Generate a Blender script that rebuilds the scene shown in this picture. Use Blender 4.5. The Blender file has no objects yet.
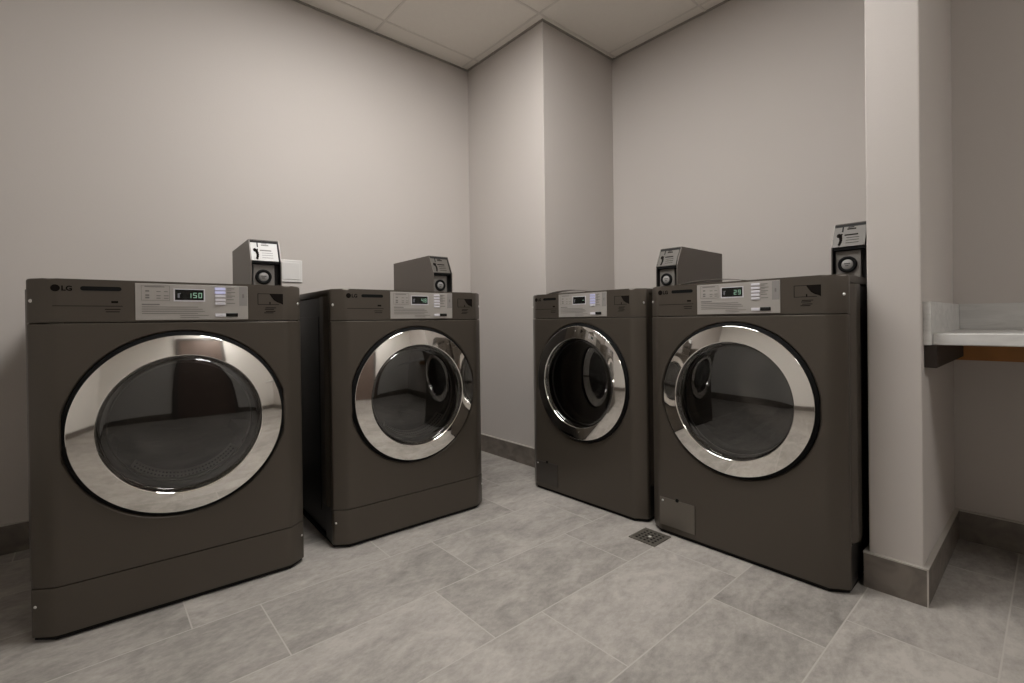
import bpy, bmesh, math, random
from math import sin, cos, pi, radians
from mathutils import Vector, Matrix

random.seed(4)
S = bpy.context.scene
COL = S.collection

# ------------------------------------------------------------------ settings
S.view_settings.view_transform = 'Standard'
S.view_settings.look = 'None'
S.view_settings.gamma = 1.0
S.view_settings.use_curve_mapping = False
S.view_settings.exposure = 0.30

# ------------------------------------------------------------------ materials
def lin(c):
    return c / 12.92 if c <= 0.04045 else ((c + 0.055) / 1.055) ** 2.4

def rgb(r, g, b):
    return (lin(r / 255), lin(g / 255), lin(b / 255), 1)

def mat(name, color, rough=0.5, metal=0.0, noise=0.0, nscale=40, bump=0.0, bscale=200, coat=0.0, spec=0.5, rnoise=0.0):
    m = bpy.data.materials.new(name)
    m.use_nodes = True
    nt = m.node_tree
    b = nt.nodes['Principled BSDF']
    b.inputs['Roughness'].default_value = rough
    b.inputs['Metallic'].default_value = metal
    b.inputs['Coat Weight'].default_value = coat
    b.inputs['Specular IOR Level'].default_value = spec
    geo = nt.nodes.new('ShaderNodeNewGeometry')
    if noise > 0:
        n = nt.nodes.new('ShaderNodeTexNoise')
        n.inputs['Scale'].default_value = nscale
        n.inputs['Detail'].default_value = 5
        nt.links.new(geo.outputs['Position'], n.inputs['Vector'])
        mx = nt.nodes.new('ShaderNodeMix')
        mx.data_type = 'RGBA'
        mx.inputs[6].default_value = tuple(c * (1 - noise) for c in color[:3]) + (1,)
        mx.inputs[7].default_value = tuple(min(1, c * (1 + noise)) for c in color[:3]) + (1,)
        nt.links.new(n.outputs['Fac'], mx.inputs[0])
        nt.links.new(mx.outputs[2], b.inputs['Base Color'])
    else:
        b.inputs['Base Color'].default_value = color
    if bump > 0:
        n2 = nt.nodes.new('ShaderNodeTexNoise')
        n2.inputs['Scale'].default_value = bscale
        n2.inputs['Detail'].default_value = 3
        nt.links.new(geo.outputs['Position'], n2.inputs['Vector'])
        bp = nt.nodes.new('ShaderNodeBump')
        bp.inputs['Strength'].default_value = bump
        bp.inputs['Distance'].default_value = 0.002
        nt.links.new(n2.outputs['Fac'], bp.inputs['Height'])
        nt.links.new(bp.outputs['Normal'], b.inputs['Normal'])
    return m

def emis(name, color, strength):
    m = bpy.data.materials.new(name)
    m.use_nodes = True
    nt = m.node_tree
    b = nt.nodes['Principled BSDF']
    b.inputs['Base Color'].default_value = (0.02, 0.02, 0.02, 1)
    b.inputs['Emission Color'].default_value = color
    b.inputs['Emission Strength'].default_value = strength
    return m

def glass_mat(name, tint, refl_rough=0.02):
    """Dark tinted door glass: a clear dielectric gloss over a tinted see-through pane."""
    m = bpy.data.materials.new(name)
    m.use_nodes = True
    nt = m.node_tree
    nt.nodes.clear()
    out = nt.nodes.new('ShaderNodeOutputMaterial')
    tr = nt.nodes.new('ShaderNodeBsdfTransparent')
    tr.inputs['Color'].default_value = (tint[0], tint[1], tint[2], 1)
    gl = nt.nodes.new('ShaderNodeBsdfGlossy')
    gl.inputs['Roughness'].default_value = refl_rough
    gl.inputs['Color'].default_value = (1, 1, 1, 1)
    fr = nt.nodes.new('ShaderNodeFresnel')
    fr.inputs['IOR'].default_value = 2.05
    mx = nt.nodes.new('ShaderNodeMixShader')
    nt.links.new(fr.outputs[0], mx.inputs[0])
    nt.links.new(tr.outputs[0], mx.inputs[1])
    nt.links.new(gl.outputs[0], mx.inputs[2])
    nt.links.new(mx.outputs[0], out.inputs['Surface'])
    return m

def floor_mat(name, base, vertical=False):
    m = bpy.data.materials.new(name)
    m.use_nodes = True
    nt = m.node_tree
    L = nt.links
    b = nt.nodes['Principled BSDF']
    geo = nt.nodes.new('ShaderNodeNewGeometry')
    mp = nt.nodes.new('ShaderNodeMapping')
    L.new(geo.outputs['Position'], mp.inputs['Vector'])
    mp.inputs['Location'].default_value = (-0.200 + 6.02, -0.097 + 6 * 0.3066, 0)
    br = nt.nodes.new('ShaderNodeTexBrick')
    L.new(mp.outputs[0], br.inputs['Vector'])
    br.offset = 0.712
    br.offset_frequency = 2
    br.squash = 1
    br.inputs['Scale'].default_value = 1
    br.inputs['Mortar Size'].default_value = 0.0022
    br.inputs['Mortar Smooth'].default_value = 0.3
    br.inputs['Bias'].default_value = 0
    br.inputs['Brick Width'].default_value = 0.602
    br.inputs['Row Height'].default_value = 0.3066
    br.inputs['Color1'].default_value = (0.0, 0.0, 0.0, 1)
    br.inputs['Color2'].default_value = (1, 1, 1, 1)
    br.inputs['Mortar'].default_value = (0.5, 0.5, 0.5, 1)
    # stone clouding, offset per tile so that veins break at the joints
    add = nt.nodes.new('ShaderNodeVectorMath')
    add.operation = 'MULTIPLY_ADD'
    L.new(br.outputs['Color'], add.inputs[0])
    add.inputs[1].default_value = (7.0, 5.0, 3.0)
    mp2 = nt.nodes.new('ShaderNodeMapping')
    mp2.inputs['Rotation'].default_value = (0, 0, radians(-35))
    mp2.inputs['Scale'].default_value = (1.0, 1.7, 1.0)
    L.new(geo.outputs['Position'], mp2.inputs['Vector'])
    L.new(mp2.outputs[0], add.inputs[2])
    n1 = nt.nodes.new('ShaderNodeTexNoise')
    n1.inputs['Scale'].default_value = 4.2
    n1.inputs['Detail'].default_value = 9
    n1.inputs['Roughness'].default_value = 0.62
    n1.inputs['Distortion'].default_value = 0.9
    L.new(add.outputs[0], n1.inputs['Vector'])
    n2 = nt.nodes.new('ShaderNodeTexNoise')
    n2.inputs['Scale'].default_value = 30
    n2.inputs['Detail'].default_value = 8
    n2.inputs['Roughness'].default_value = 0.75
    L.new(add.outputs[0], n2.inputs['Vector'])
    m1 = nt.nodes.new('ShaderNodeMath'); m1.operation = 'MULTIPLY_ADD'
    L.new(n2.outputs['Fac'], m1.inputs[0]); m1.inputs[1].default_value = 0.85
    L.new(n1.outputs['Fac'], m1.inputs[2])
    m2 = nt.nodes.new('ShaderNodeMath'); m2.operation = 'MULTIPLY_ADD'
    L.new(br.outputs['Color'], m2.inputs[0]); m2.inputs[1].default_value = 0.18
    L.new(m1.outputs[0], m2.inputs[2])
    cr = nt.nodes.new('ShaderNodeValToRGB')
    e = cr.color_ramp.elements
    e[0].position = 0.32; e[0].color = tuple(c * 0.56 for c in base) + (1,)
    e[1].position = 0.64; e[1].color = tuple(c * 1.50 for c in base) + (1,)
    k = cr.color_ramp.elements.new(0.47); k.color = tuple(base) + (1,)
    mh = nt.nodes.new('ShaderNodeMath'); mh.operation = 'MULTIPLY'; mh.inputs[1].default_value = 0.5
    L.new(m2.outputs[0], mh.inputs[0])
    L.new(mh.outputs[0], cr.inputs[0])
    mx = nt.nodes.new('ShaderNodeMix'); mx.data_type = 'RGBA'
    L.new(br.outputs['Fac'], mx.inputs[0])
    L.new(cr.outputs[0], mx.inputs[6])
    mx.inputs[7].default_value = tuple(c * 1.5 for c in base) + (1,)
    L.new(mx.outputs[2], b.inputs['Base Color'])
    b.inputs['Roughness'].default_value = 0.5
    bp = nt.nodes.new('ShaderNodeBump')
    bp.inputs['Strength'].default_value = 0.25
    bp.inputs['Distance'].default_value = 0.003
    mm = nt.nodes.new('ShaderNodeMath'); mm.operation = 'SUBTRACT'
    L.new(n2.outputs['Fac'], mm.inputs[0]); L.new(br.outputs['Fac'], mm.inputs[1])
    L.new(mm.outputs[0], bp.inputs['Height'])
    L.new(bp.outputs['Normal'], b.inputs['Normal'])
    return m

def stone_mat(name, base, lo, hi, scale, stretch, rough):
    m = bpy.data.materials.new(name)
    m.use_nodes = True
    nt = m.node_tree
    L = nt.links
    b = nt.nodes['Principled BSDF']
    geo = nt.nodes.new('ShaderNodeNewGeometry')
    mp = nt.nodes.new('ShaderNodeMapping')
    mp.inputs['Scale'].default_value = stretch
    L.new(geo.outputs['Position'], mp.inputs['Vector'])
    n = nt.nodes.new('ShaderNodeTexNoise')
    n.inputs['Scale'].default_value = scale
    n.inputs['Detail'].default_value = 8
    n.inputs['Distortion'].default_value = 0.8
    L.new(mp.outputs[0], n.inputs['Vector'])
    cr = nt.nodes.new('ShaderNodeValToRGB')
    e = cr.color_ramp.elements
    e[0].position = 0.30; e[0].color = tuple(c * lo for c in base) + (1,)
    e[1].position = 0.62; e[1].color = tuple(c * hi for c in base) + (1,)
    L.new(n.outputs['Fac'], cr.inputs[0])
    L.new(cr.outputs[0], b.inputs['Base Color'])
    b.inputs['Roughness'].default_value = rough
    return m

M = {}
M['wall'] = mat('wall_paint', (0.505, 0.465, 0.435, 1), 0.75, noise=0.02, nscale=3, bump=0.12, bscale=160)
M['wall_pale'] = mat('pale_wall_paint', (0.80, 0.77, 0.73, 1), 0.75, noise=0.02, nscale=3, bump=0.12, bscale=160)  # unseen walls paled to bounce more light and brighten the chrome
M['ceiling'] = mat('ceiling_tile', (0.83, 0.79, 0.73, 1), 0.9, noise=0.03, nscale=60, bump=0.15, bscale=250)
M['tbar'] = mat('ceiling_bar_paint', (0.72, 0.68, 0.63, 1), 0.6)
M['angle'] = mat('wall_angle_paint', (0.30, 0.28, 0.25, 1), 0.6)  # darkened to paint in the shadow line between ceiling and walls
M['floor'] = floor_mat('floor_tile', (0.285, 0.263, 0.240))
M['base'] = stone_mat('baseboard_tile', (0.138, 0.118, 0.100), 0.7, 1.3, 9, (1.2, 1.2, 1.6), 0.5)
M['basetrim'] = mat('baseboard_edge', (0.46, 0.43, 0.39, 1), 0.45, 0.2)
M['bronze'] = mat('bronze_enamel', (0.079, 0.066, 0.053, 1), 0.33, 0.35, noise=0.03, nscale=500)
M['side'] = mat('dark_side_enamel', (0.020, 0.018, 0.016, 1), 0.40, 0.2)  # darker than the bronze front
M['black'] = mat('black_plastic', (0.005, 0.005, 0.005, 1), 0.7, spec=0.15)
M['gasket'] = mat('black_rubber', (0.005, 0.005, 0.005, 1), 0.7, spec=0.12)
M['chrome'] = mat('chrome', (0.86, 0.84, 0.81, 1), 0.05, 1.0)
M['steel'] = mat('drum_steel', (0.30, 0.29, 0.28, 1), 0.28, 1.0)
M['glass_dryer'] = glass_mat('dryer_door_glass', (0.34, 0.33, 0.32))
M['glass_washer'] = glass_mat('washer_door_glass', (0.42, 0.41, 0.40))
M['panel'] = mat('panel_sheet', (0.36, 0.335, 0.31, 1), 0.42, 0.15)
M['panel_dim'] = mat('panel_grey_block', (0.25, 0.235, 0.225, 1), 0.45)
M['ink'] = mat('panel_ink', (0.17, 0.16, 0.15, 1), 0.6)
M['inkdark'] = mat('dark_print', (0.010, 0.008, 0.007, 1), 0.9, spec=0.05)
M['button'] = mat('button_plastic', (0.62, 0.60, 0.64, 1), 0.35)
M['button_lit'] = emis('button_lamp', (0.62, 0.60, 0.85, 1), 0.55)
M['screen'] = mat('display_black', (0.004, 0.005, 0.004, 1), 0.25)
M['digit'] = emis('display_green', (0.42, 0.72, 0.50, 1), 0.30)
M['digit_dim'] = emis('display_dim', (0.20, 0.19, 0.20, 1), 0.35)
M['digit_low'] = emis('display_faint', (0.25, 0.40, 0.28, 1), 0.10)
M['screw'] = mat('screw_steel', (0.75, 0.74, 0.72, 1), 0.3, 1.0)
M['hood'] = mat('coin_box_enamel', (0.130, 0.113, 0.098, 1), 0.40, 0.3, noise=0.03, nscale=400)
M['hood_in'] = mat('coin_box_recess', (0.010, 0.009, 0.009, 1), 0.6)
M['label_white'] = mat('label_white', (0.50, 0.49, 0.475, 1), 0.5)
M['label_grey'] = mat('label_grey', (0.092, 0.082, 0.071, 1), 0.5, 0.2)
M['mech'] = mat('coin_mech_metal', (0.20, 0.185, 0.17, 1), 0.45, 0.3)
M['mech_face'] = mat('coin_lock_face', (0.30, 0.29, 0.28, 1), 0.55, 0.2)
M['plate'] = mat('white_plastic', (0.66, 0.64, 0.62, 1), 0.4)
M['counter'] = stone_mat('counter_laminate', (0.58, 0.57, 0.55), 0.84, 1.04, 7, (3.5, 0.9, 6), 0.35)
M['wood'] = mat('cleat_wood', (0.36, 0.15, 0.035, 1), 0.55, noise=0.25, nscale=18)  # brown cleat wood with its light put into the colour
M['wood_dark'] = mat('cleat_dark_wood', (0.022, 0.013, 0.009, 1), 0.6, noise=0.2, nscale=18)  # same brown wood with the shade under the counter put into the colour
M['drain'] = mat('drain_bronze', (0.110, 0.098, 0.082, 1), 0.55, 0.3)
M['doorwood'] = mat('door_brown', (0.15, 0.105, 0.085, 1), 0.45, noise=0.2, nscale=9)
M['doorframe'] = mat('door_frame_paint', (0.10, 0.085, 0.075, 1), 0.5)
M['lampframe'] = mat('lamp_frame', (0.7, 0.7, 0.69, 1), 0.5)
M['lamp'] = emis('lamp_diffuser', (1.0, 0.98, 0.95, 1), 19.0)
M['wire'] = mat('thin_grey_strip', (0.20, 0.18, 0.16, 1), 0.3, 0.5)

# ------------------------------------------------------------------ mesh helpers
def new_bm():
    return bmesh.new()

def box(bm, x0, x1, y0, y1, z0, z1, bev=0.0, seg=2):
    vs = [bm.verts.new((x, y, z)) for x in (x0, x1) for y in (y0, y1) for z in (z0, z1)]
    idx = [(0, 1, 3, 2), (4, 6, 7, 5), (0, 4, 5, 1), (2, 3, 7, 6), (0, 2, 6, 4), (1, 5, 7, 3)]
    fs = [bm.faces.new([vs[i] for i in f]) for f in idx]
    if bev > 0:
        es = list({e for f in fs for e in f.edges})
        bmesh.ops.bevel(bm, geom=es, offset=bev, segments=seg, profile=0.5, affect='EDGES')

def prism(bm, prof, z0, z1, axis='z', bev_top=0.0):
    """closed outline of (a, b) pairs extruded along an axis"""
    def P(a, b, t):
        return (a, b, t) if axis == 'z' else ((t, a, b) if axis == 'x' else (a, t, b))
    lo = [bm.verts.new(P(a, b, z0)) for a, b in prof]
    hi = [bm.verts.new(P(a, b, z1)) for a, b in prof]
    n = len(prof)
    bm.faces.new(lo)
    top = bm.faces.new(hi)
    for i in range(n):
        bm.faces.new([lo[i], lo[(i + 1) % n], hi[(i + 1) % n], hi[i]])
    if bev_top > 0:
        bmesh.ops.bevel(bm, geom=list(top.edges), offset=bev_top, segments=3, profile=0.5, affect='EDGES')

def lathe(bm, prof, cu, cz, n=96, a0=0.0, a1=2 * pi, closed=False):
    """profile of (radius, y) turned about the horizontal axis through (cu, *, cz)"""
    full = abs(a1 - a0 - 2 * pi) < 1e-6
    k = n if full else n + 1
    rings = []
    for r, y in prof:
        if r < 1e-6:
            rings.append([bm.verts.new((cu, y, cz))])
        else:
            rings.append([bm.verts.new((cu + r * cos(a0 + (a1 - a0) * i / n), y, cz + r * sin(a0 + (a1 - a0) * i / n))) for i in range(k)])
    pairs = list(zip(rings[:-1], rings[1:]))
    if closed:
        pairs.append((rings[-1], rings[0]))
    for A, B in pairs:
        for i in range(n):
            j = (i + 1) % k
            f = [A[i % len(A)], A[j % len(A)], B[j % len(B)], B[i % len(B)]]
            u = []
            for v in f:
                if v not in u:
                    u.append(v)
            if len(u) >= 3:
                fc = bm.faces.new(u)
                fc.smooth = True

def obj(name, bm, m, parent=None, smooth_angle=None, recalc=True, label=None):
    if recalc:
        bmesh.ops.recalc_face_normals(bm, faces=bm.faces)
    me = bpy.data.meshes.new(name)
    bm.to_mesh(me)
    bm.free()
    if smooth_angle is not None:
        for p in me.polygons:
            p.use_smooth = True
        me.set_sharp_from_angle(angle=radians(smooth_angle))
    if m is not None:
        me.materials.append(m)
    o = bpy.data.objects.new(name, me)
    COL.objects.link(o)
    if parent:
        o.parent = parent
    if label:
        o['label'] = label
    return o

def tag(o, label, cat, group=None):
    o['label'] = label
    o['category'] = cat
    if group:
        o['group'] = group
    return o

def thing(name, label, cat, loc=(0, 0, 0), rz=0.0, group=None):
    o = bpy.data.objects.new(name, None)
    o.empty_display_size = 0.1
    COL.objects.link(o)
    o.location = loc
    o.rotation_euler = (0, 0, rz)
    return tag(o, label, cat, group)

def structure(name, bm, m, parent=None):
    o = obj(name, bm, m, parent)
    o['kind'] = 'structure'
    return o

def bx(*a, **k):
    bm = new_bm()
    box(bm, *a, **k)
    return bm

def text_bm(s, size, bold=0.0):
    """lettering as mesh in its own x-z plane, facing -y"""
    cu = bpy.data.curves.new('lettering', 'FONT')
    cu.body = s
    cu.size = size
    cu.align_x = 'LEFT'
    cu.extrude = 0.0003
    cu.offset = bold
    o = bpy.data.objects.new('lettering', cu)
    COL.objects.link(o)
    bpy.context.view_layer.update()
    me = bpy.data.meshes.new_from_object(o.evaluated_get(bpy.context.evaluated_depsgraph_get()))
    bpy.data.objects.remove(o)
    bpy.data.curves.remove(cu)
    bm = new_bm()
    bm.from_mesh(me)
    bpy.data.meshes.remove(me)
    bmesh.ops.rotate(bm, verts=bm.verts, cent=(0, 0, 0), matrix=Matrix.Rotation(pi / 2, 3, 'X'))
    return bm

def dash(bm, u0, u1, z0, z1, y, t=0.0006):
    box(bm, u0, u1, y - t, y, z0, z1)

# ------------------------------------------------------------------ the room
YL, XA, YB, XR, ZC = 2.661, 1.922, 1.936, 2.559, 2.556
XS, YS0, YS1 = 1.828, 0.269, 0.403          # end of the stub wall
XAL = 2.476                                  # alcove wall
XF, YK = -1.55, -2.05                          # walls behind the camera
T = 0.12

structure('floor', bx(XF - T, XR + T, YK - T, YL + T, -0.08, 0), M['floor'])
ceil = structure('ceiling', bx(XF - T, XR + T, YK - T, YL + T, ZC, ZC + 0.08), M['ceiling'])
structure('wall_left', bx(XF - T, XR + T, YL, YL + T, 0, ZC), M['wall'])
structure('wall_right', bx(XR, XR + T, YS1, YL, 0, ZC), M['wall'])
structure('wall_corner', bx(XA, XR, YB, YL, 0, ZC, bev=0.004), M['wall'])
structure('wall_stub', bx(XS, XR + T, YS0, YS1, 0, ZC, bev=0.004), M['wall'])
structure('wall_alcove', bx(XAL, XAL + T, YK, YS0, 0, ZC), M['wall'])
structure('wall_back', bx(XF - T, XAL + T, YK - T, YK, 0, ZC), M['wall_pale'])
structure('wall_far', bx(XF - T, XF, YK, YL, 0, ZC), M['wall_pale'])

# suspended ceiling: bars of the grid and the angle along the walls
bm = new_bm()
P = 0.6135
xs = [1.254 + P * k for k in range(-6, 3)]
ys = [1.291 + P * k for k in range(-6, 3)]
def inroom(x, y):
    return not (x > XA and y > YB) and not (x > XS and YS0 < y < YS1) and not (x > XAL and y < YS0)
for x in xs:
    y1 = YB if x > XA else YL
    if x < XS:
        box(bm, x - 0.006, x + 0.006, YK, y1, ZC - 0.003, ZC)
    else:
        box(bm, x - 0.006, x + 0.006, YS1, y1, ZC - 0.003, ZC)
for y in ys:
    if y > YB:
        x1 = XA
    elif y > YS1:
        x1 = XR
    else:
        x1 = XAL
    if y < YL:
        box(bm, XF, x1, y - 0.006, y + 0.006, ZC - 0.0035, ZC)
structure('trim_1', bm, M['tbar']).name = 'trim_1'
bm = new_bm()
w, h = 0.010, 0.008
box(bm, XF, XA, YL - w, YL, ZC - h, ZC)
box(bm, XA - w, XA, YB - w, YL - w, ZC - h, ZC)
box(bm, XA, XR, YB - w, YB, ZC - h, ZC)
box(bm, XR - w, XR, YS1, YB - w, ZC - h, ZC)
structure('trim_2', bm, M['angle'])

# tile baseboards with a pale metal edge on top
def baseboard(name, segs, ends, corners=()):
    bm = new_bm(); bt = new_bm()
    H = 0.1105
    for (x0, x1, y0, y1) in segs:
        box(bm, x0, x1, y0, y1, 0, H)
    for (x0, x1, y0, y1) in ends:
        box(bt, x0 - 0.001, x1 + 0.001, y0 - 0.001, y1 + 0.001, H - 0.003, H + 0.0015)
    for (cx, cy) in corners:
        box(bt, cx - 0.001, cx + 0.003, cy - 0.001, cy + 0.003, 0, H)
    o = structure(name, bm, M['base'])
    structure('edge_strip', bt, M['basetrim'], o)
D = 0.012
baseboard('baseboard_left', [(XF, XA - D, YL - D, YL)], [(XF, XA - D, YL - D, YL)])
baseboard('baseboard_corner', [(XA - D, XA, YB - D, YL), (XA, XR - D, YB - D, YB)], [(XA - D, XA, YB - D, YL), (XA, XR - D, YB - D, YB)])
baseboard('baseboard_right', [(XR - D, XR, YS1 + D, YB)], [(XR - D, XR, YS1 + D, YB)])
baseboard('baseboard_stub', [(XS - D, XS, YS0 - D, YS1 + D), (XS, XAL, YS0 - D, YS0), (XS, XR, YS1, YS1 + D)],
          [(XS - D, XS, YS0 - D, YS1 + D), (XS, XAL, YS0 - D, YS0), (XS, XR, YS1, YS1 + D)], [(XS - D, YS0 - D)])
baseboard('baseboard_alcove', [(XAL - D, XAL, YK, YS0 - D)], [(XAL - D, XAL, YK, YS0 - D)])
baseboard('baseboard_far', [(XF, XF + D, YK, YL - D)], [(XF, XF + D, YK, YL - D)])
baseboard('baseboard_back', [(XF + D, 0.05, YK, YK + D), (1.15, XAL - D, YK, YK + D)], [(XF + D, 0.05, YK, YK + D), (1.15, XAL - D, YK, YK + D)])

# brown door in the wall behind the camera (mirrored in the dryer doors)
dr = structure('door_1', bx(0.13, 1.07, YK, YK + 0.035, 0.005, 2.12, bev=0.003), M['doorwood'])
bm = new_bm()
box(bm, 0.05, 0.13, YK, YK + 0.05, 0, 2.2); box(bm, 1.07, 1.15, YK, YK + 0.05, 0, 2.2); box(bm, 0.13, 1.07, YK, YK + 0.05, 2.12, 2.2)
structure('door_frame', bm, M['doorframe'], dr)
bm = new_bm()
box(bm, 0.19, 0.205, YK + 0.035, YK + 0.085, 0.99, 1.005); box(bm, 0.19, 0.31, YK + 0.07, YK + 0.085, 0.988, 1.007, bev=0.004)
structure('door_handle', bm, M['chrome'], dr)

# ------------------------------------------------------------------ recessed ceiling light, plus an added fill light
def ceiling_light(x0, y0, nx, ny, label):
    cx, cy = x0 + nx * P / 2, y0 + ny * P / 2
    a, b = nx * P / 2 - 0.01, ny * P / 2 - 0.01
    t = thing('ceiling_light', label, 'ceiling light', (cx, cy, ZC))
    bm = new_bm()
    f = 0.022
    box(bm, -a, a, -b, -b + f, -0.012, -0.0036); box(bm, -a, a, b - f, b, -0.012, -0.0036)
    box(bm, -a, -a + f, -b + f, b - f, -0.012, -0.0036); box(bm, a - f, a, -b + f, b - f, -0.012, -0.0036)
    obj('frame', bm, M['lampframe'], t)
    obj('diffuser', bx(-a + f, a - f, -b + f, b - f, -0.009, -0.0036), M['lamp'], t)
ceiling_light(1.254 - P, 1.291 - P, 1, 2, 'recessed white ceiling light panel above the floor between the dryers and washers')
ceiling_light(1.254 - P, 1.291 - 5 * P, 1, 1, 'small square ceiling light panel behind the camera, in front of the brown door')  # added fill lamp behind the camera, not a known fixture

# ------------------------------------------------------------------ machines
W2, FL, CD = 0.343, 0.296, 0.036     # half width, half flat front, chamfer depth

def half_profile(inset=0.0):
    # from the flat front out to the side: support, soft crease, chamfer, soft edge
    return [(FL - 0.020, 0.0), (FL - 0.016, 0.0), (FL - 0.006, 0.0009), (FL + 0.003, 0.0040), (FL + 0.012, 0.0098),
            (W2 - 0.006 - inset, CD - 0.0065), (W2 - 0.002 - inset, CD - 0.002), (W2 - inset, CD + 0.003)]

def front_profile(back, inset=0.0):
    h = half_profile(inset)
    return [(-W2 + inset, back)] + [(-u, y) for u, y in reversed(h)] + h + [(W2 - inset, back)]

SEG = {'0': 'abcdef', '1': 'bc', '2': 'abged', '4': 'fgbc', '5': 'afgcd', '8': 'abcdefg', '9': 'abcdfg', 'F': 'aefg', '-': 'g'}
def digit(bm, ch, u, z, w, h, y):
    t = h * 0.15
    hh = h / 2
    R = {'a': (u, u + w, z + h - t, z + h), 'g': (u, u + w, z + hh - t / 2, z + hh + t / 2), 'd': (u, u + w, z, z + t),
         'f': (u, u + t, z + hh, z + h), 'b': (u + w - t, u + w, z + hh, z + h), 'e': (u, u + t, z, z + hh), 'c': (u + w - t, u + w, z, z + hh)}
    for s in SEG[ch]:
        a = R[s]
        dash(bm, a[0], a[1], a[2], a[3], y, 0.0003)

def machine(kind, name, label, loc, rz, shown, lit, drum_tone):
    t = thing(name, label, 'dryer' if kind == 'dryer' else 'washing machine', loc, rz,
              'front-loading dryers along the left wall' if kind == 'dryer' else 'front-loading washers along the right wall')
    cz = 0.5525 if kind == 'dryer' else 0.561
    DOORR = 0.2805 if kind == 'dryer' else 0.2760
    CR = DOORR - 0.012          # outer radius of the bright ring
    zlo = 0.1465 if kind == 'dryer' else 0.015
    zs = 0.8575
    # --- feet, and black base brought forward to paint in the gap shadow
    bm = new_bm()
    prism(bm, [(-0.338, 0.72), (-0.338, 0.043), (-0.292, 0.006), (0.292, 0.006), (0.338, 0.043), (0.338, 0.72)], 0.002, 0.0145)
    obj('plinth', bm, M['black'], t)
    for sx in (-1, 1):
        for y in (0.09, 0.64):
            bm = new_bm()
            bmesh.ops.create_cone(bm, cap_ends=True, segments=20, radius1=0.024, radius2=0.020, depth=0.012, matrix=Matrix.Translation((sx * 0.27, y, 0.006)))
            obj('foot', bm, M['black'], t)
    # --- cabinet body, open at the front behind the door
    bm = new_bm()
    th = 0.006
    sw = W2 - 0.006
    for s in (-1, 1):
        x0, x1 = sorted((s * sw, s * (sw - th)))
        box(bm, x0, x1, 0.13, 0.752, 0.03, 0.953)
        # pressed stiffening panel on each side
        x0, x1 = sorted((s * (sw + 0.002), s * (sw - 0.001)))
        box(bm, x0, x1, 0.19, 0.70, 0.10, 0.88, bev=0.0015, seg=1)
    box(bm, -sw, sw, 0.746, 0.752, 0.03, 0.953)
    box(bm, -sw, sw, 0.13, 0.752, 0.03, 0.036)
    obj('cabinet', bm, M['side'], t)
    # --- front panel with the round opening
    bm = new_bm()
    N = 128
    FR = FL - 0.020
    angs = sorted(set([2 * pi * i / N for i in range(N)] + [math.atan2(z - cz, u) % (2 * pi) for u in (-FR, FR) for z in (zlo, zs)]))
    c_out = []; c_in = []; c_deep = []; rect = []
    for a in angs:
        ca, sa = cos(a), sin(a)
        s = min((FR / abs(ca)) if abs(ca) > 1e-9 else 9, ((zs - cz) / sa) if sa > 1e-9 else 9, ((zlo - cz) / sa) if sa < -1e-9 else 9)
        rect.append(bm.verts.new((s * ca, 0, cz + s * sa)))
        c_out.append(bm.verts.new(((DOORR + 0.006) * ca, 0, cz + (DOORR + 0.006) * sa)))
        c_in.append(bm.verts.new(((DOORR + 0.001) * ca, 0.003, cz + (DOORR + 0.001) * sa)))
        c_deep.append(bm.verts.new((DOORR * ca, 0.012, cz + DOORR * sa)))
    n = len(angs)
    for i in range(n):
        j = (i + 1) % n
        for A, B, sm in ((rect, c_out, False), (c_out, c_in, True), (c_in, c_deep, True)):
            f = bm.faces.new([A[i], A[j], B[j], B[i]]); f.smooth = sm
    hp = half_profile()
    for s in (-1, 1):
        strip = [(s * u, y) for u, y in hp] + [(s * W2, 0.050)]
        lo = [bm.verts.new((u, y, zlo)) for u, y in strip]
        hi = [bm.verts.new((u, y, zs)) for u, y in strip]
        for i in range(len(strip) - 1):
            f = bm.faces.new([lo[i], lo[i + 1], hi[i + 1], hi[i]])
            f.smooth = i < len(strip) - 2
    # thin rolled top edge that catches the light
    path = [(-u, y) for u, y in reversed(hp)] + hp
    for (ua, ya), (ub, yb) in zip(path[:-1], path[1:]):
        bm.faces.new([bm.verts.new(p) for p in ((ua, ya, zs), (ub, yb, zs), (ub * 0.995, yb + 0.004, zs + 0.0028), (ua * 0.995, ya + 0.004, zs + 0.0028))])
    # closing lips at the seam and at the foot
    for z in (zlo, zs):
        bm.faces.new([bm.verts.new((u, y, z)) for u, y in ((-W2, 0.050), (-W2, CD), (-FL, 0), (FL, 0), (W2, CD), (W2, 0.050), (FL, 0.014), (-FL, 0.014))])
    obj('front_panel', bm, M['bronze'], t)
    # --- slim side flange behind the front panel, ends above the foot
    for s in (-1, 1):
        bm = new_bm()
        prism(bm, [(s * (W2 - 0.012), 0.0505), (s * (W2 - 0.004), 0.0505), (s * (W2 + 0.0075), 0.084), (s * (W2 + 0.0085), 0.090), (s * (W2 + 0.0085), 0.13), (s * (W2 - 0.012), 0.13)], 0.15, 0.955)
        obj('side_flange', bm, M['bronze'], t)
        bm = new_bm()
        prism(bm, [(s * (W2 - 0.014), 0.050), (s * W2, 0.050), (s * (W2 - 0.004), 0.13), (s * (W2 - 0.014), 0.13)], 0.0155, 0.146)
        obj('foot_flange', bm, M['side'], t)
    # --- top cover
    bm = new_bm()
    box(bm, -W2, W2, 0.052, 0.762, 0.957, 0.983, bev=0.006)
    obj('top_cover', bm, M['bronze'], t, smooth_angle=40)
    # --- control fascia
    bm = new_bm()
    prism(bm, front_profile(0.052), 0.8632, 0.983, bev_top=0.007)
    fas = obj('control_fascia', bm, M['bronze'], t, smooth_angle=35)
    fas.location.y = 0.003
    # emblem and maker's letters
    bm = new_bm()
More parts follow.
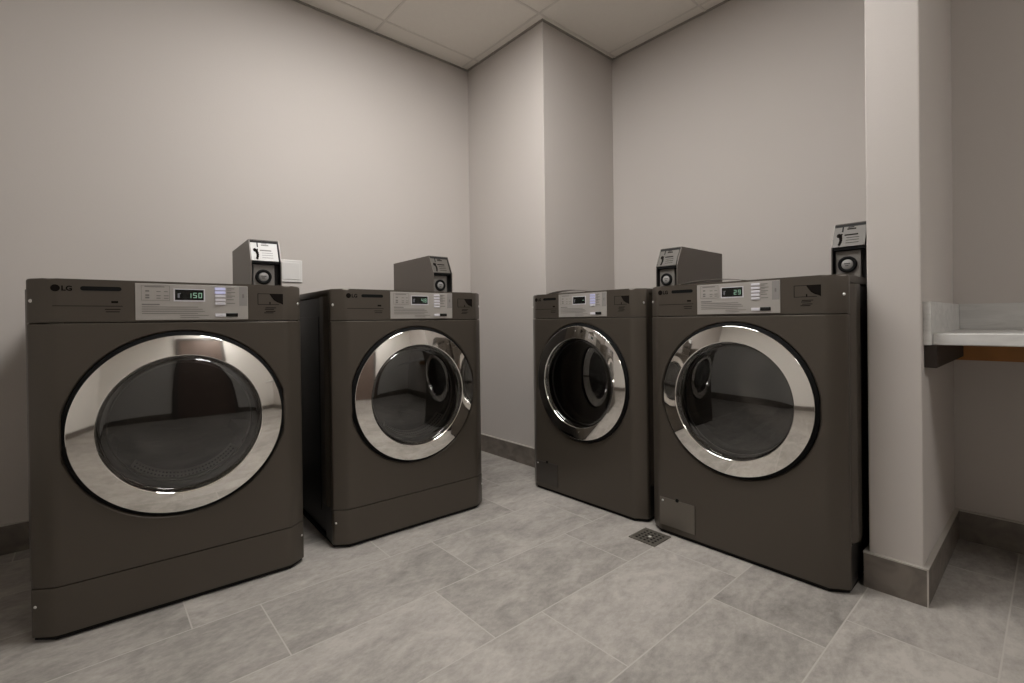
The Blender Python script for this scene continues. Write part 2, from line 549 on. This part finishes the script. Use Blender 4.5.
    bmesh.ops.create_circle(bm, cap_ends=True, segments=28, radius=0.0095, matrix=Matrix.Translation((-0.283, -0.0005, 0.957)) @ Matrix.Rotation(pi / 2, 4, 'X'))
    obj('round_emblem', bm, M['inkdark'], fas)
    bm = text_bm('LG', 0.0185, 0.0006)
    bmesh.ops.translate(bm, verts=bm.verts, vec=(-0.2715, -0.0006, 0.9505))
    obj('maker_letters', bm, M['inkdark'], fas)
    bm = new_bm()
    prism(bm, [(-0.227 + 0.006 * cos(a), 0.9575 + 0.006 * sin(a)) for a in [pi / 2 + pi * k / 10 for k in range(11)]] +
              [(-0.151 + 0.006 * cos(a), 0.9575 + 0.006 * sin(a)) for a in [-pi / 2 + pi * k / 10 for k in range(11)]], -0.001, 0.002, axis='y')
    obj('dark_name_strip', bm, M['black'], fas)
    bm = new_bm()
    dash(bm, -0.289, -0.143, 0.9075, 0.9090, 0.0)
    dash(bm, -0.182, -0.148, 0.898, 0.900, 0.0); dash(bm, -0.180, -0.150, 0.891, 0.893, 0.0)
    dash(bm, -0.168, -0.153, 0.917, 0.923, 0.0)
    obj('printed_line', bm, M['inkdark'], fas)
    # access label at the right
    bm = new_bm()
    prism(bm, [(0.238, 0.954), (0.280, 0.954), (0.280, 0.917), (0.273, 0.921), (0.262, 0.925), (0.252, 0.932), (0.245, 0.942)], -0.0008, 0.001, axis='y')
    obj('corner_mark', bm, M['inkdark'], fas)
    bm = new_bm()
    dash(bm, 0.203, 0.238, 0.9525, 0.954, 0.0); dash(bm, 0.203, 0.2045, 0.918, 0.954, 0.0); dash(bm, 0.203, 0.268, 0.9165, 0.918, 0.0)
    dash(bm, 0.238, 0.2415, 0.917, 0.926, 0.0)
    for z, a, b in ((0.905, 0.226, 0.258), (0.900, 0.224, 0.252), (0.893, 0.227, 0.256), (0.888, 0.222, 0.250)):
        dash(bm, a, b, z, z + 0.0022, 0.0)
    obj('label_outline', bm, M['inkdark'], fas)
    # display sheet
    pz0, pz1 = 0.8675, 0.9765
    u0, u1 = -0.127, 0.162
    bm = new_bm()
    box(bm, u0, u1, -0.0018, 0.001, pz0, pz1, bev=0.0008, seg=1)
    sheet = obj('display_sheet', bm, M['panel'], fas)
    if kind == 'dryer':
        sheet.location.x = 0.012
    yf = -0.0019
    obj('screen_bezel', bx(-0.036, 0.044, -0.0026, yf, 0.924, 0.963), M['button'], sheet)
    obj('screen', bx(-0.0325, 0.0405, -0.0032, -0.0024, 0.9285, 0.9605), M['screen'], sheet)
    bm = new_bm()
    yd = -0.0032
    if kind == 'dryer' and shown == '150':
        digit(bm, '1', 0.0035, 0.935, 0.005, 0.0145, yd); digit(bm, '5', 0.013, 0.935, 0.0095, 0.0165, yd); digit(bm, '0', 0.0265, 0.935, 0.0095, 0.0165, yd)
    elif shown == '48':
        digit(bm, '4', 0.011, 0.935, 0.0095, 0.0165, yd); digit(bm, '8', 0.0255, 0.935, 0.0095, 0.0165, yd)
    elif shown == '29':
        digit(bm, '2', 0.011, 0.935, 0.0095, 0.0165, yd); digit(bm, '9', 0.0255, 0.935, 0.0095, 0.0165, yd)
    else:
        digit(bm, '-', 0.0255, 0.935, 0.0095, 0.0165, yd)
    obj('lit_digits', bm, M['digit'], sheet)
    bm = new_bm()
    dash(bm, -0.026, -0.021, 0.935, 0.949, yd, 0.0003); dash(bm, -0.021, -0.018, 0.947, 0.950, yd, 0.0003)
    obj('dim_icon', bm, M['digit_dim'], sheet)
    # five cycle buttons
    for k in range(5):
        z = 0.9655 - k * 0.0118
        bm = new_bm()
        box(bm, 0.070, 0.0985, -0.0045, yf, z - 0.0042, z + 0.0042, bev=0.0012, seg=2)
        obj('cycle_button', bm, M['button_lit'] if k in lit else M['button'], sheet)
    obj('start_button', bx(0.070, 0.0985, -0.0045, yf, 0.8765, 0.8865, bev=0.001, seg=1), M['button'], sheet)
    obj('black_button', bx(0.0995, 0.133, -0.0045, yf, 0.8765, 0.8880, bev=0.001, seg=1), M['screen'], sheet)
    obj('grey_block', bx(0.137, 0.160, -0.0024, yf, 0.912, 0.974), M['panel_dim'], sheet)
    bm = new_bm()
    rr = random.Random(7)
    for k in range(5):
        z = 0.9655 - k * 0.0118
        dash(bm, 0.102, 0.102 + 0.019 + 0.008 * rr.random(), z + 0.0003, z + 0.0026, yf)
        if k < 3:
            dash(bm, 0.102, 0.102 + 0.012 + 0.008 * rr.random(), z - 0.004, z - 0.0025, yf)
    dash(bm, -0.105, -0.058, 0.966, 0.9685, yf)
    for (a, b, z0, z1) in ((-0.113, -0.0455, 0.9705, 0.9713), (-0.113, -0.1122, 0.926, 0.9713), (-0.0463, -0.0455, 0.926, 0.9713), (-0.113, -0.0455, 0.926, 0.9268)):
        dash(bm, a, b, z0, z1, yf)
    for z in (0.952, 0.9395, 0.932):
        for u in (-0.099, -0.073, -0.055):
            dash(bm, u - 0.0045, u + 0.0045 + 0.003 * rr.random(), z, z + (0.0045 if u < -0.09 else 0.0022), yf)
    dash(bm, -0.112, -0.070, 0.9125, 0.916, yf)
    for k, z in enumerate((0.906, 0.8995, 0.893, 0.8865, 0.880, 0.874)):
        dash(bm, -0.112 if k < 4 else -0.02, 0.054 - 0.03 * rr.random(), z, z + 0.0018, yf)
    dash(bm, 0.146, 0.151, 0.938, 0.950, -0.0025)
    obj('guide_print', bm, M['ink'], sheet)
    # fascia screws in the chamfers
    def chamfer_screw(s, z, parent):
        u = 0.333
        y = CD * (u - FL) / (W2 - FL)
        ang = math.atan2(CD, W2 - FL)
        bm = new_bm()
        bmesh.ops.create_uvsphere(bm, u_segments=14, v_segments=8, radius=0.0052)
        bmesh.ops.scale(bm, verts=bm.verts, vec=(1, 0.5, 1))
        for f in bm.faces: f.smooth = True
        bmesh.ops.translate(bm, verts=bm.verts, vec=(s * u, y - 0.001, z))
        o = obj('screw', bm, M['screw'], parent)
        bm = new_bm()
        lathe(bm, [(0.0052, 0), (0.0052, -0.0006), (0.0082, -0.0006), (0.0082, 0.001)], 0, 0, 18)
        bmesh.ops.rotate(bm, verts=bm.verts, cent=(0, 0, 0), matrix=Matrix.Rotation(s * ang, 3, 'Z'))
        bmesh.ops.translate(bm, verts=bm.verts, vec=(s * u, y - 0.0002, z))
        obj('screw_seat', bm, M['black'], parent)
    for s in (-1, 1):
        chamfer_screw(s, 0.922, fas)
    # --- lower parts
    if kind == 'dryer':
        bm = new_bm()
        prism(bm, front_profile(0.050), 0.015, 0.1435, bev_top=0.0022)
        kp = obj('kick_panel', bm, M['bronze'], t, smooth_angle=25)
        kp.location.y = -0.002
        for s in (-1, 1):
            bm = new_bm()
            bmesh.ops.create_uvsphere(bm, u_segments=12, v_segments=8, radius=0.0042)
            bmesh.ops.translate(bm, verts=bm.verts, vec=(s * 0.334, CD * (0.334 - FL) / (W2 - FL) - 0.0005, 0.097))
            obj('screw', bm, M['screw'], kp)
    else:
        bm = new_bm()
        # hatch with a notch in the middle of its top edge
        zt, zb = 0.1445, 0.036
        prof = [(-0.291, zb), (-0.144, zb), (-0.144, zt), (-0.210, zt)]
        prof += [(-0.2175 + 0.0075 * cos(a), zt - 0.006 * sin(a)) for a in [pi * k / 8 for k in range(1, 8)]]
        prof += [(-0.225, zt), (-0.291, zt)]
        prism(bm, prof, -0.0035, 0.001, axis='y')
        hatch = obj('drain_hatch', bm, M['hatch_a'] if lit == () else M['hatch_b'], t)
        bm = new_bm()
        bmesh.ops.create_uvsphere(bm, u_segments=12, v_segments=8, radius=0.0042)
        bmesh.ops.translate(bm, verts=bm.verts, vec=(-0.2785, -0.0035, 0.132))
        obj('screw', bm, M['screw'], hatch)
        bm = new_bm()
        lathe(bm, [(0.0075, -0.0006), (0.006, -0.003), (0, -0.0035)], -0.2175, 0.1445, 16)
        obj('hatch_catch', bm, M['black'], hatch)
    # --- door
    bm = new_bm()
    lathe(bm, [(DOORR - 0.001, 0.012), (DOORR - 0.001, 0.002), (DOORR - 0.004, 0.0), (CR + 0.0015, 0.0), (CR, -0.002), (CR, -0.0090), (CR - 0.006, -0.0090), (0.200, 0.004), (0.200, 0.020), (DOORR - 0.02, 0.020)], 0, cz, 128, closed=True)
    door = obj('door', bm, M['gasket'], t)
    bm = new_bm()
    lathe(bm, [(CR, -0.0090), (CR, -0.0105), (CR - 0.0005, -0.0114), (CR - 0.0014, -0.0118)], 0, cz, 160)
    wr = CR - 0.0014 - 0.2090
    lathe(bm, [(CR - 0.0014 - wr * k / 8, -0.0118 - 0.0100 * k / 8 - 0.0004 * (1 - (k / 4 - 1) ** 2)) for k in range(9)], 0, cz, 160)
    lathe(bm, [(0.2090, -0.0218), (0.2075, -0.0213), (0.2062, -0.0190), (0.2050, -0.012), (0.2035, -0.002)], 0, cz, 160)
    obj('chrome_ring', bm, M['chrome'], door)
    if kind == 'dryer':
        bm = new_bm()
        lathe(bm, [(0.2040, -0.006), (0.200, -0.0090), (0.190, -0.0112), (0.17, -0.0135), (0.14, -0.0158), (0.10, -0.0176), (0.05, -0.0188), (0, -0.0192)], 0, cz, 96)
        obj('door_glass', bm, M['glass_dryer'], door)
        bm = new_bm()
        lathe(bm, [(0.204, 0.004), (0.190, 0.030), (0.186, 0.055), (0.192, 0.058), (0.206, 0.020)], 0, cz, 96, closed=True)
        inner = obj('inner_ring', bm, M['gasket'], door)
        bm = new_bm()
        lathe(bm, [(0.1855, 0.030), (0.1815, 0.033), (0.1815, 0.037), (0.1855, 0.040)], 0, cz, 96, closed=True)
        obj('bright_bead', bm, M['steel'], door)
        # lint grille: a sloping arc with a row of slots at the bottom of the drum mouth
        bm = new_bm()
        lathe(bm, [(0.176, 0.040), (0.160, 0.070), (0.164, 0.072), (0.181, 0.042)], 0, cz, 40, a0=radians(222), a1=radians(322), closed=True)
        gr = obj('lint_grille', bm, M['grille'], door)
        bm = new_bm()
        for k in range(30):
            a = radians(225 + 94 * k / 29)
            for r, y in ((0.1735, 0.0440), (0.1665, 0.0580)):
                bmesh.ops.create_icosphere(bm, subdivisions=1, radius=0.0031, matrix=Matrix.Translation((r * cos(a), y, cz + r * sin(a))))
        obj('grille_slot', bm, M['black'], gr)
    else:
        bm = new_bm()
        lathe(bm, [(0.2040, -0.006), (0.200, -0.0085), (0.190, -0.0102), (0.17, -0.0120), (0.14, -0.0138), (0.10, -0.0152), (0.05, -0.0162), (0, -0.0166)], 0, cz, 96)
        obj('door_glass', bm, M['glass_washer'], door)
        bm = new_bm()
        lathe(bm, [(0.206, 0.004), (0.198, 0.030), (0.200, 0.060), (0.188, 0.080), (0.196, 0.090), (0.212, 0.060), (0.212, 0.004)], 0, cz, 96, closed=True)
        obj('rubber_bellows', bm, M['gasket'], door)
        bm = new_bm()
        lathe(bm, [(0.199, 0.024), (0.195, 0.027), (0.195, 0.031), (0.199, 0.034)], 0, cz, 96, closed=True)
        obj('bright_bead', bm, M['steel'], door)
    # --- drum
    bm = new_bm()
    lathe(bm, [(0.196, 0.092), (0.240, 0.100), (0.262, 0.120), (0.262, 0.50), (0.250, 0.53), (0.10, 0.545), (0, 0.535)], 0, cz, 96)
    drum = obj('drum', bm, M['steel_dark'] if kind == 'dryer' else M['steel_mid'], t)
    for k in range(3):
        a = radians(drum_tone + 120 * k)
        bm = new_bm()
        prism(bm, [(-0.035, 0), (-0.014, 0.055), (0.014, 0.055), (0.035, 0)], 0.14, 0.48, axis='y')
        # local outline is (x, z); bring it onto the drum wall
        bmesh.ops.rotate(bm, verts=bm.verts, cent=(0, 0, 0), matrix=Matrix.Rotation(-(a + pi / 2) + 0.0, 3, 'Y') @ Matrix.Identity(3))
        c = Vector((0.258 * cos(a), 0, cz + 0.258 * sin(a)))
        bmesh.ops.translate(bm, verts=bm.verts, vec=c)
        obj('drum_lifter', bm, M['steel_dark'] if kind == 'dryer' else M['steel_mid'], drum)
    return t

M['grille'] = mat('grille_plastic', (0.42, 0.40, 0.37, 1), 0.4)
M['steel_dark'] = mat('drum_dark_steel', (0.13, 0.125, 0.12, 1), 0.35, 0.9)
M['steel_mid'] = mat('drum_bright_steel', (0.34, 0.33, 0.32, 1), 0.25, 1.0)
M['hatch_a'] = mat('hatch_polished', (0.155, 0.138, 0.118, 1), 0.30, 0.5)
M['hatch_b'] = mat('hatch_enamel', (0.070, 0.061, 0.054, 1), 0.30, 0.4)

R1, R2, R3, R4 = radians(-3.2), radians(-2.317), radians(-90 + 0.802), radians(-90 - 0.135)
pose = {1: ((0.2120, 1.8038, 0), R1), 2: ((1.0137, 1.7886, 0), R2), 3: ((1.6958, 1.4930, 0), R3), 4: ((1.6945, 0.7750, 0), R4)}
ms = {}
ms[1] = machine('dryer', 'dryer', 'large bronze front-loading dryer nearest the camera, with 150 glowing on its display', pose[1][0], pose[1][1], '150', (0, 1), 90)
ms[2] = machine('dryer', 'dryer', 'bronze front-loading dryer with a kick panel, standing next to the room corner', pose[2][0], pose[2][1], '48', (), 75)
ms[3] = machine('washer', 'washer', 'bronze front-loading washer beside the projecting corner wall, with four lavender lit buttons', pose[3][0], pose[3][1], '', (0, 1, 2, 3), 40)
ms[4] = machine('washer', 'washer', 'bronze front-loading washer next to the stub wall, with a shiny drain hatch', pose[4][0], pose[4][1], '29', (), 100)

for i, sx, sz in ((1, 1.012, 1.006), (2, 1.0, 1.004), (3, 1.0, 1.004), (4, 1.010, 1.004)):
    ms[i].scale = (sx, 1, sz)
TOP = {1: 0.983 * 1.006 + 0.0002, 2: 0.983 * 1.004 + 0.0002, 3: 0.983 * 1.004 + 0.0002, 4: 0.983 * 1.004 + 0.0002}

# ------------------------------------------------------------------ coin boxes on the machine tops
def coin_box(i, label, ur, dep, white):
    loc, rz = pose[i]
    w, ht, hm, ft, L = 0.106, 0.195, 0.109, 0.043, 0.445
    base = Vector(loc) + Matrix.Rotation(rz, 3, 'Z') @ Vector((ur - w / 2, dep, TOP[i]))
    t = thing('coin_box', label, 'coin box', base, rz, 'coin boxes on the machine tops')
    a = w / 2
    th = 0.003
    bm = new_bm()
    side = [(0.0, 0.0), (0.0, hm), (ft, ht), (L, ht), (L, 0.0)]
    prism(bm, side, -a, -a + th, axis='x')
    prism(bm, side, a - th, a, axis='x')
    box(bm, -a + th, a - th, ft, L, ht - th, ht)
    box(bm, -a + th, a - th, L - th, L, 0, ht - th)
    obj('hood', bm, M['hood'], t)
    # recessed interior block
    rec = 0.030
    bm = new_bm()
    prism(bm, [(rec + 0.004, 0.0), (rec + 0.004, hm - 0.004), (rec * 0.5 + ft * 0.55, ht - 0.004), (L - 0.01, ht - 0.004), (L - 0.01, 0)], -a + th, a - th, axis='x')
    for x0, x1 in ((-a + th, -a + th + 0.0008), (a - th - 0.0008, a - th)):  # thin black linings paint shade onto the hood's inner walls
        prism(bm, [(0.001, 0.0), (0.001, hm), (ft * 0.97, ht - 0.004), (ft + 0.02, ht - 0.004), (ft + 0.02, 0)], x0, x1, axis='x')
    obj('inner_box', bm, M['hood_in'], t)
    # sloping instruction plate, set just inside the hood
    n = Vector((0, ft, ht - hm)).normalized()     # along the slope
    def sl(u, s, d):                              # point on the slope: u across, s up the slope, d out of the face
        out = Vector((0, -n.z, n.y))
        return Vector((u, 0, hm)) + n * s + out * d
    Ls = math.hypot(ft, ht - hm)
    def slab(u0, u1, s0, s1, d0, d1, bm):
        vs = [bm.verts.new(sl(u, s, d)) for u in (u0, u1) for s in (s0, s1) for d in (d0, d1)]
        for f in [(0, 1, 3, 2), (4, 6, 7, 5), (0, 4, 5, 1), (2, 3, 7, 6), (0, 2, 6, 4), (1, 5, 7, 3)]:
            bm.faces.new([vs[k] for k in f])
    bm = new_bm()
    slab(-a + th + 0.0005, a - th - 0.006, 0.002, Ls - 0.0006, -0.007, -0.0015, bm)
    lab = obj('instruction_plate', bm, M['label_white'] if white else M['label_grey'], t)
    d0 = -0.0013
    bm = new_bm()
    # coin slot, pointing hand and rows of small print
    slab(-0.027, -0.023, Ls - 0.034, Ls - 0.008, d0 - 0.001, d0 + 0.0004, bm)
    obj('coin_slot', bm, M['black'], lab)
    bm = new_bm()
    for (u, s, r) in ((-0.035, 0.048, 0.0065), (-0.030, 0.044, 0.0055), (-0.028, 0.036, 0.0052), (-0.027, 0.028, 0.0048), (-0.028, 0.020, 0.0046), (-0.030, 0.012, 0.0044), (-0.0265, 0.052, 0.0026)):
        c = [sl(u + r * cos(2 * pi * k / 14), s + 1.35 * r * sin(2 * pi * k / 14), d0 + 0.0005) for k in range(14)]
        bm.faces.new([bm.verts.new(p) for p in c])
    obj('pointing_hand_mark', bm, M['inkdark'], lab, recalc=False)
    bm = new_bm()
    for (u0, u1, s, h) in ((-0.012, 0.014, 0.070, 0.005), (-0.010, 0.008, 0.078, 0.003), (-0.018, 0.022, 0.046, 0.005), (-0.012, 0.026, 0.036, 0.0016), (-0.012, 0.026, 0.026, 0.0016), (-0.012, 0.026, 0.015, 0.0016)):
        slab(u0, u1, s, s + h, d0 - 0.0005, d0 + 0.0003, bm)
    obj('printed_lines', bm, M['ink'] if white else M['inkdark'], lab)
    # coin mechanism below
    obj('shelf_lip', bx(-a + th, a - th, 0.004, 0.040, hm - 0.010, hm - 0.004), M['black'], t)
    bm = new_bm()
    box(bm, -a + th + 0.006, a - 0.022, rec - 0.014, rec + 0.004, 0.002, hm - 0.012, bev=0.003)
    me = obj('coin_mechanism', bm, M['mech'], t)
    uc, zc_ = -0.008, 0.049
    bm = new_bm()
    lathe(bm, [(0.0282, rec - 0.014), (0.0282, rec - 0.019), (0.0265, rec - 0.021), (0.0180, rec - 0.021), (0.0175, rec - 0.018), (0.0175, rec - 0.014)], uc, zc_, 48)
    obj('return_ring', bm, M['black'], me)
    bm = new_bm()
    lathe(bm, [(0.0174, rec - 0.015), (0.0174, rec - 0.0185), (0.0165, rec - 0.0195), (0, rec - 0.0197)], uc, zc_, 40)
    lk = obj('lock_face', bm, M['mech_face'], me)
    bm = new_bm()
    box(bm, uc - 0.009, uc + 0.009, rec - 0.0202, rec - 0.0190, zc_ + 0.001, zc_ + 0.004)
    box(bm, uc - 0.006, uc + 0.004, rec - 0.0202, rec - 0.0190, zc_ - 0.006, zc_ - 0.0035)
    obj('key_slot', bm, M['hood_in'], lk)
    return t

coin_box(1, 'grey coin box with a bright white instruction plate, on the dryer showing 150', 0.331, 0.236, True)
coin_box(2, 'grey coin box seen mostly from its side, on the dryer next to the room corner', 0.321, 0.238, False)
coin_box(3, 'grey coin box showing its long right side, on the washer beside the corner wall', 0.367, 0.245, False)
coin_box(4, 'grey coin box partly hidden behind the edge of the stub wall', 0.352, 0.238, False)


def top_strip(i, label):
    loc, rz = pose[i]
    bm = new_bm()
    K = 24
    top = []
    for k in range(K + 1):
        q = k / K
        u = -0.205 + 0.24 * q
        z = 0.0005 + 0.011 * sin(pi * q) ** 0.8
        top.append([bm.verts.new((u, 0.012 + dy, z + dz)) for dy, dz in ((0, 0), (0.05, 0.001), (0.05, 0.0035), (0, 0.0025))])
    for k in range(K):
        for j in range(4):
            bm.faces.new([top[k][j], top[k + 1][j], top[k + 1][(j + 1) % 4], top[k][(j + 1) % 4]])
    bm.faces.new(top[0]); bm.faces.new(top[-1])
    o = obj('bowed_strip', bm, M['wire'])
    o.location = (loc[0], loc[1], TOP[i]); o.rotation_euler = (0, 0, rz)
    tag(o, label, 'strip', 'thin strips on the washers')
top_strip(3, 'thin bowed strip lying on top of the washer beside the corner wall')
top_strip(4, 'thin bowed strip lying on top of the washer next to the stub wall')

# ------------------------------------------------------------------ small things
op = thing('outlet_cover', 'square white cover plate on the wall behind the coin box of the front dryer', 'wall plate', (0.774, YL, 1.130))
bm = new_bm()
box(bm, -0.057, 0.057, -0.007, 0, -0.058, 0.058, bev=0.003)
obj('cover_plate', bm, M['plate'], op)
obj('raised_panel', bx(-0.043, 0.043, -0.0095, -0.006, -0.044, 0.044, bev=0.0015), M['plate'], op)

dn = thing('floor_drain', 'small square bronze floor drain in front of the two washers', 'drain', (1.622, 1.072, 0))
bm = new_bm()
A = 0.058
for (x0, x1, y0, y1) in ((-A, A, -A, -A + 0.008), (-A, A, A - 0.008, A), (-A, -A + 0.008, -A + 0.008, A - 0.008), (A - 0.008, A, -A + 0.008, A - 0.008)):
    box(bm, x0, x1, y0, y1, 0, 0.0035)
obj('rim', bm, M['drain'], dn)
bm = new_bm()
q = A - 0.008
nb = 11
for k in range(nb):
    c = -q + (k + 0.5) * 2 * q / nb
    if k % 2 == 0:
        box(bm, c - q / nb * 0.75, c + q / nb * 0.75, -q, q, 0.0008, 0.0028)
        box(bm, -q, q, c - q / nb * 0.75, c + q / nb * 0.75, 0.0006, 0.0026)
obj('grate', bm, M['drain'], dn)
obj('dark_well', bx(-q, q, -q, q, 0.0001, 0.0005), M['black'], dn)
bm = new_bm()
bmesh.ops.create_cone(bm, cap_ends=True, segments=16, radius1=0.007, radius2=0.005, depth=0.002, matrix=Matrix.Translation((0, 0, 0.0036)))
obj('screw', bm, M['screw'], dn)

# counter in the alcove
Y0 = -1.3
ct = thing('counter', 'pale stone-look laminate counter with upstand, fixed in the alcove beside the stub wall', 'counter', (XAL, YS0, 0))
def C(x0, x1, y0, y1, z0, z1, **k):
    return bx(x0 - XAL, x1 - XAL, y0 - YS0, y1 - YS0, z0, z1, **k)
obj('countertop', C(1.87, XAL, Y0, YS0 - 0.019, 0.768, 0.803, bev=0.003), M['counter'], ct)
obj('backsplash', C(XAL - 0.02, XAL, Y0, YS0 - 0.019, 0.803, 0.898, bev=0.002), M['counter'], ct)
obj('side_splash', C(1.846, XAL, YS0 - 0.019, YS0, 0.768, 0.898, bev=0.002), M['counter'], ct)
obj('side_cleat', C(1.862, XAL - 0.02, YS0 - 0.030, YS0, 0.700, 0.768, bev=0.002), M['wood_dark'], ct)
obj('back_cleat', C(XAL - 0.02, XAL, Y0, YS0 - 0.0, 0.686, 0.768, bev=0.002), M['wood'], ct)

# ------------------------------------------------------------------ camera
f, yaw, pitch, roll, hc, cx, cy = 480.083, 48.2254, -0.2903, -0.7432, 0.8570, 8.8227, -18.5158
y_, t_, r_ = radians(yaw), radians(pitch), radians(roll)
fw = Vector((cos(y_) * cos(t_), sin(y_) * cos(t_), sin(t_)))
rt = Vector((sin(y_), -cos(y_), 0))
up = rt.cross(fw)
rt2 = rt * cos(r_) + up * sin(r_)
up2 = up * cos(r_) - rt * sin(r_)
cam = bpy.data.cameras.new('camera')
co = bpy.data.objects.new('camera', cam)
COL.objects.link(co)
m = Matrix((( rt2.x, up2.x, -fw.x), (rt2.y, up2.y, -fw.y), (rt2.z, up2.z, -fw.z))).to_4x4()
m.translation = (0, 0, hc)
co.matrix_world = m
cam.sensor_width = 36
cam.sensor_fit = 'HORIZONTAL'
cam.lens = f / 1024 * 36
cam.shift_x = -cx / 1024
cam.shift_y = cy / 1024
cam.clip_start = 0.02
S.camera = co

wd = bpy.data.worlds.new('world')
wd.use_nodes = True
wd.node_tree.nodes['Background'].inputs[0].default_value = (0.02, 0.02, 0.02, 1)
S.world = wd
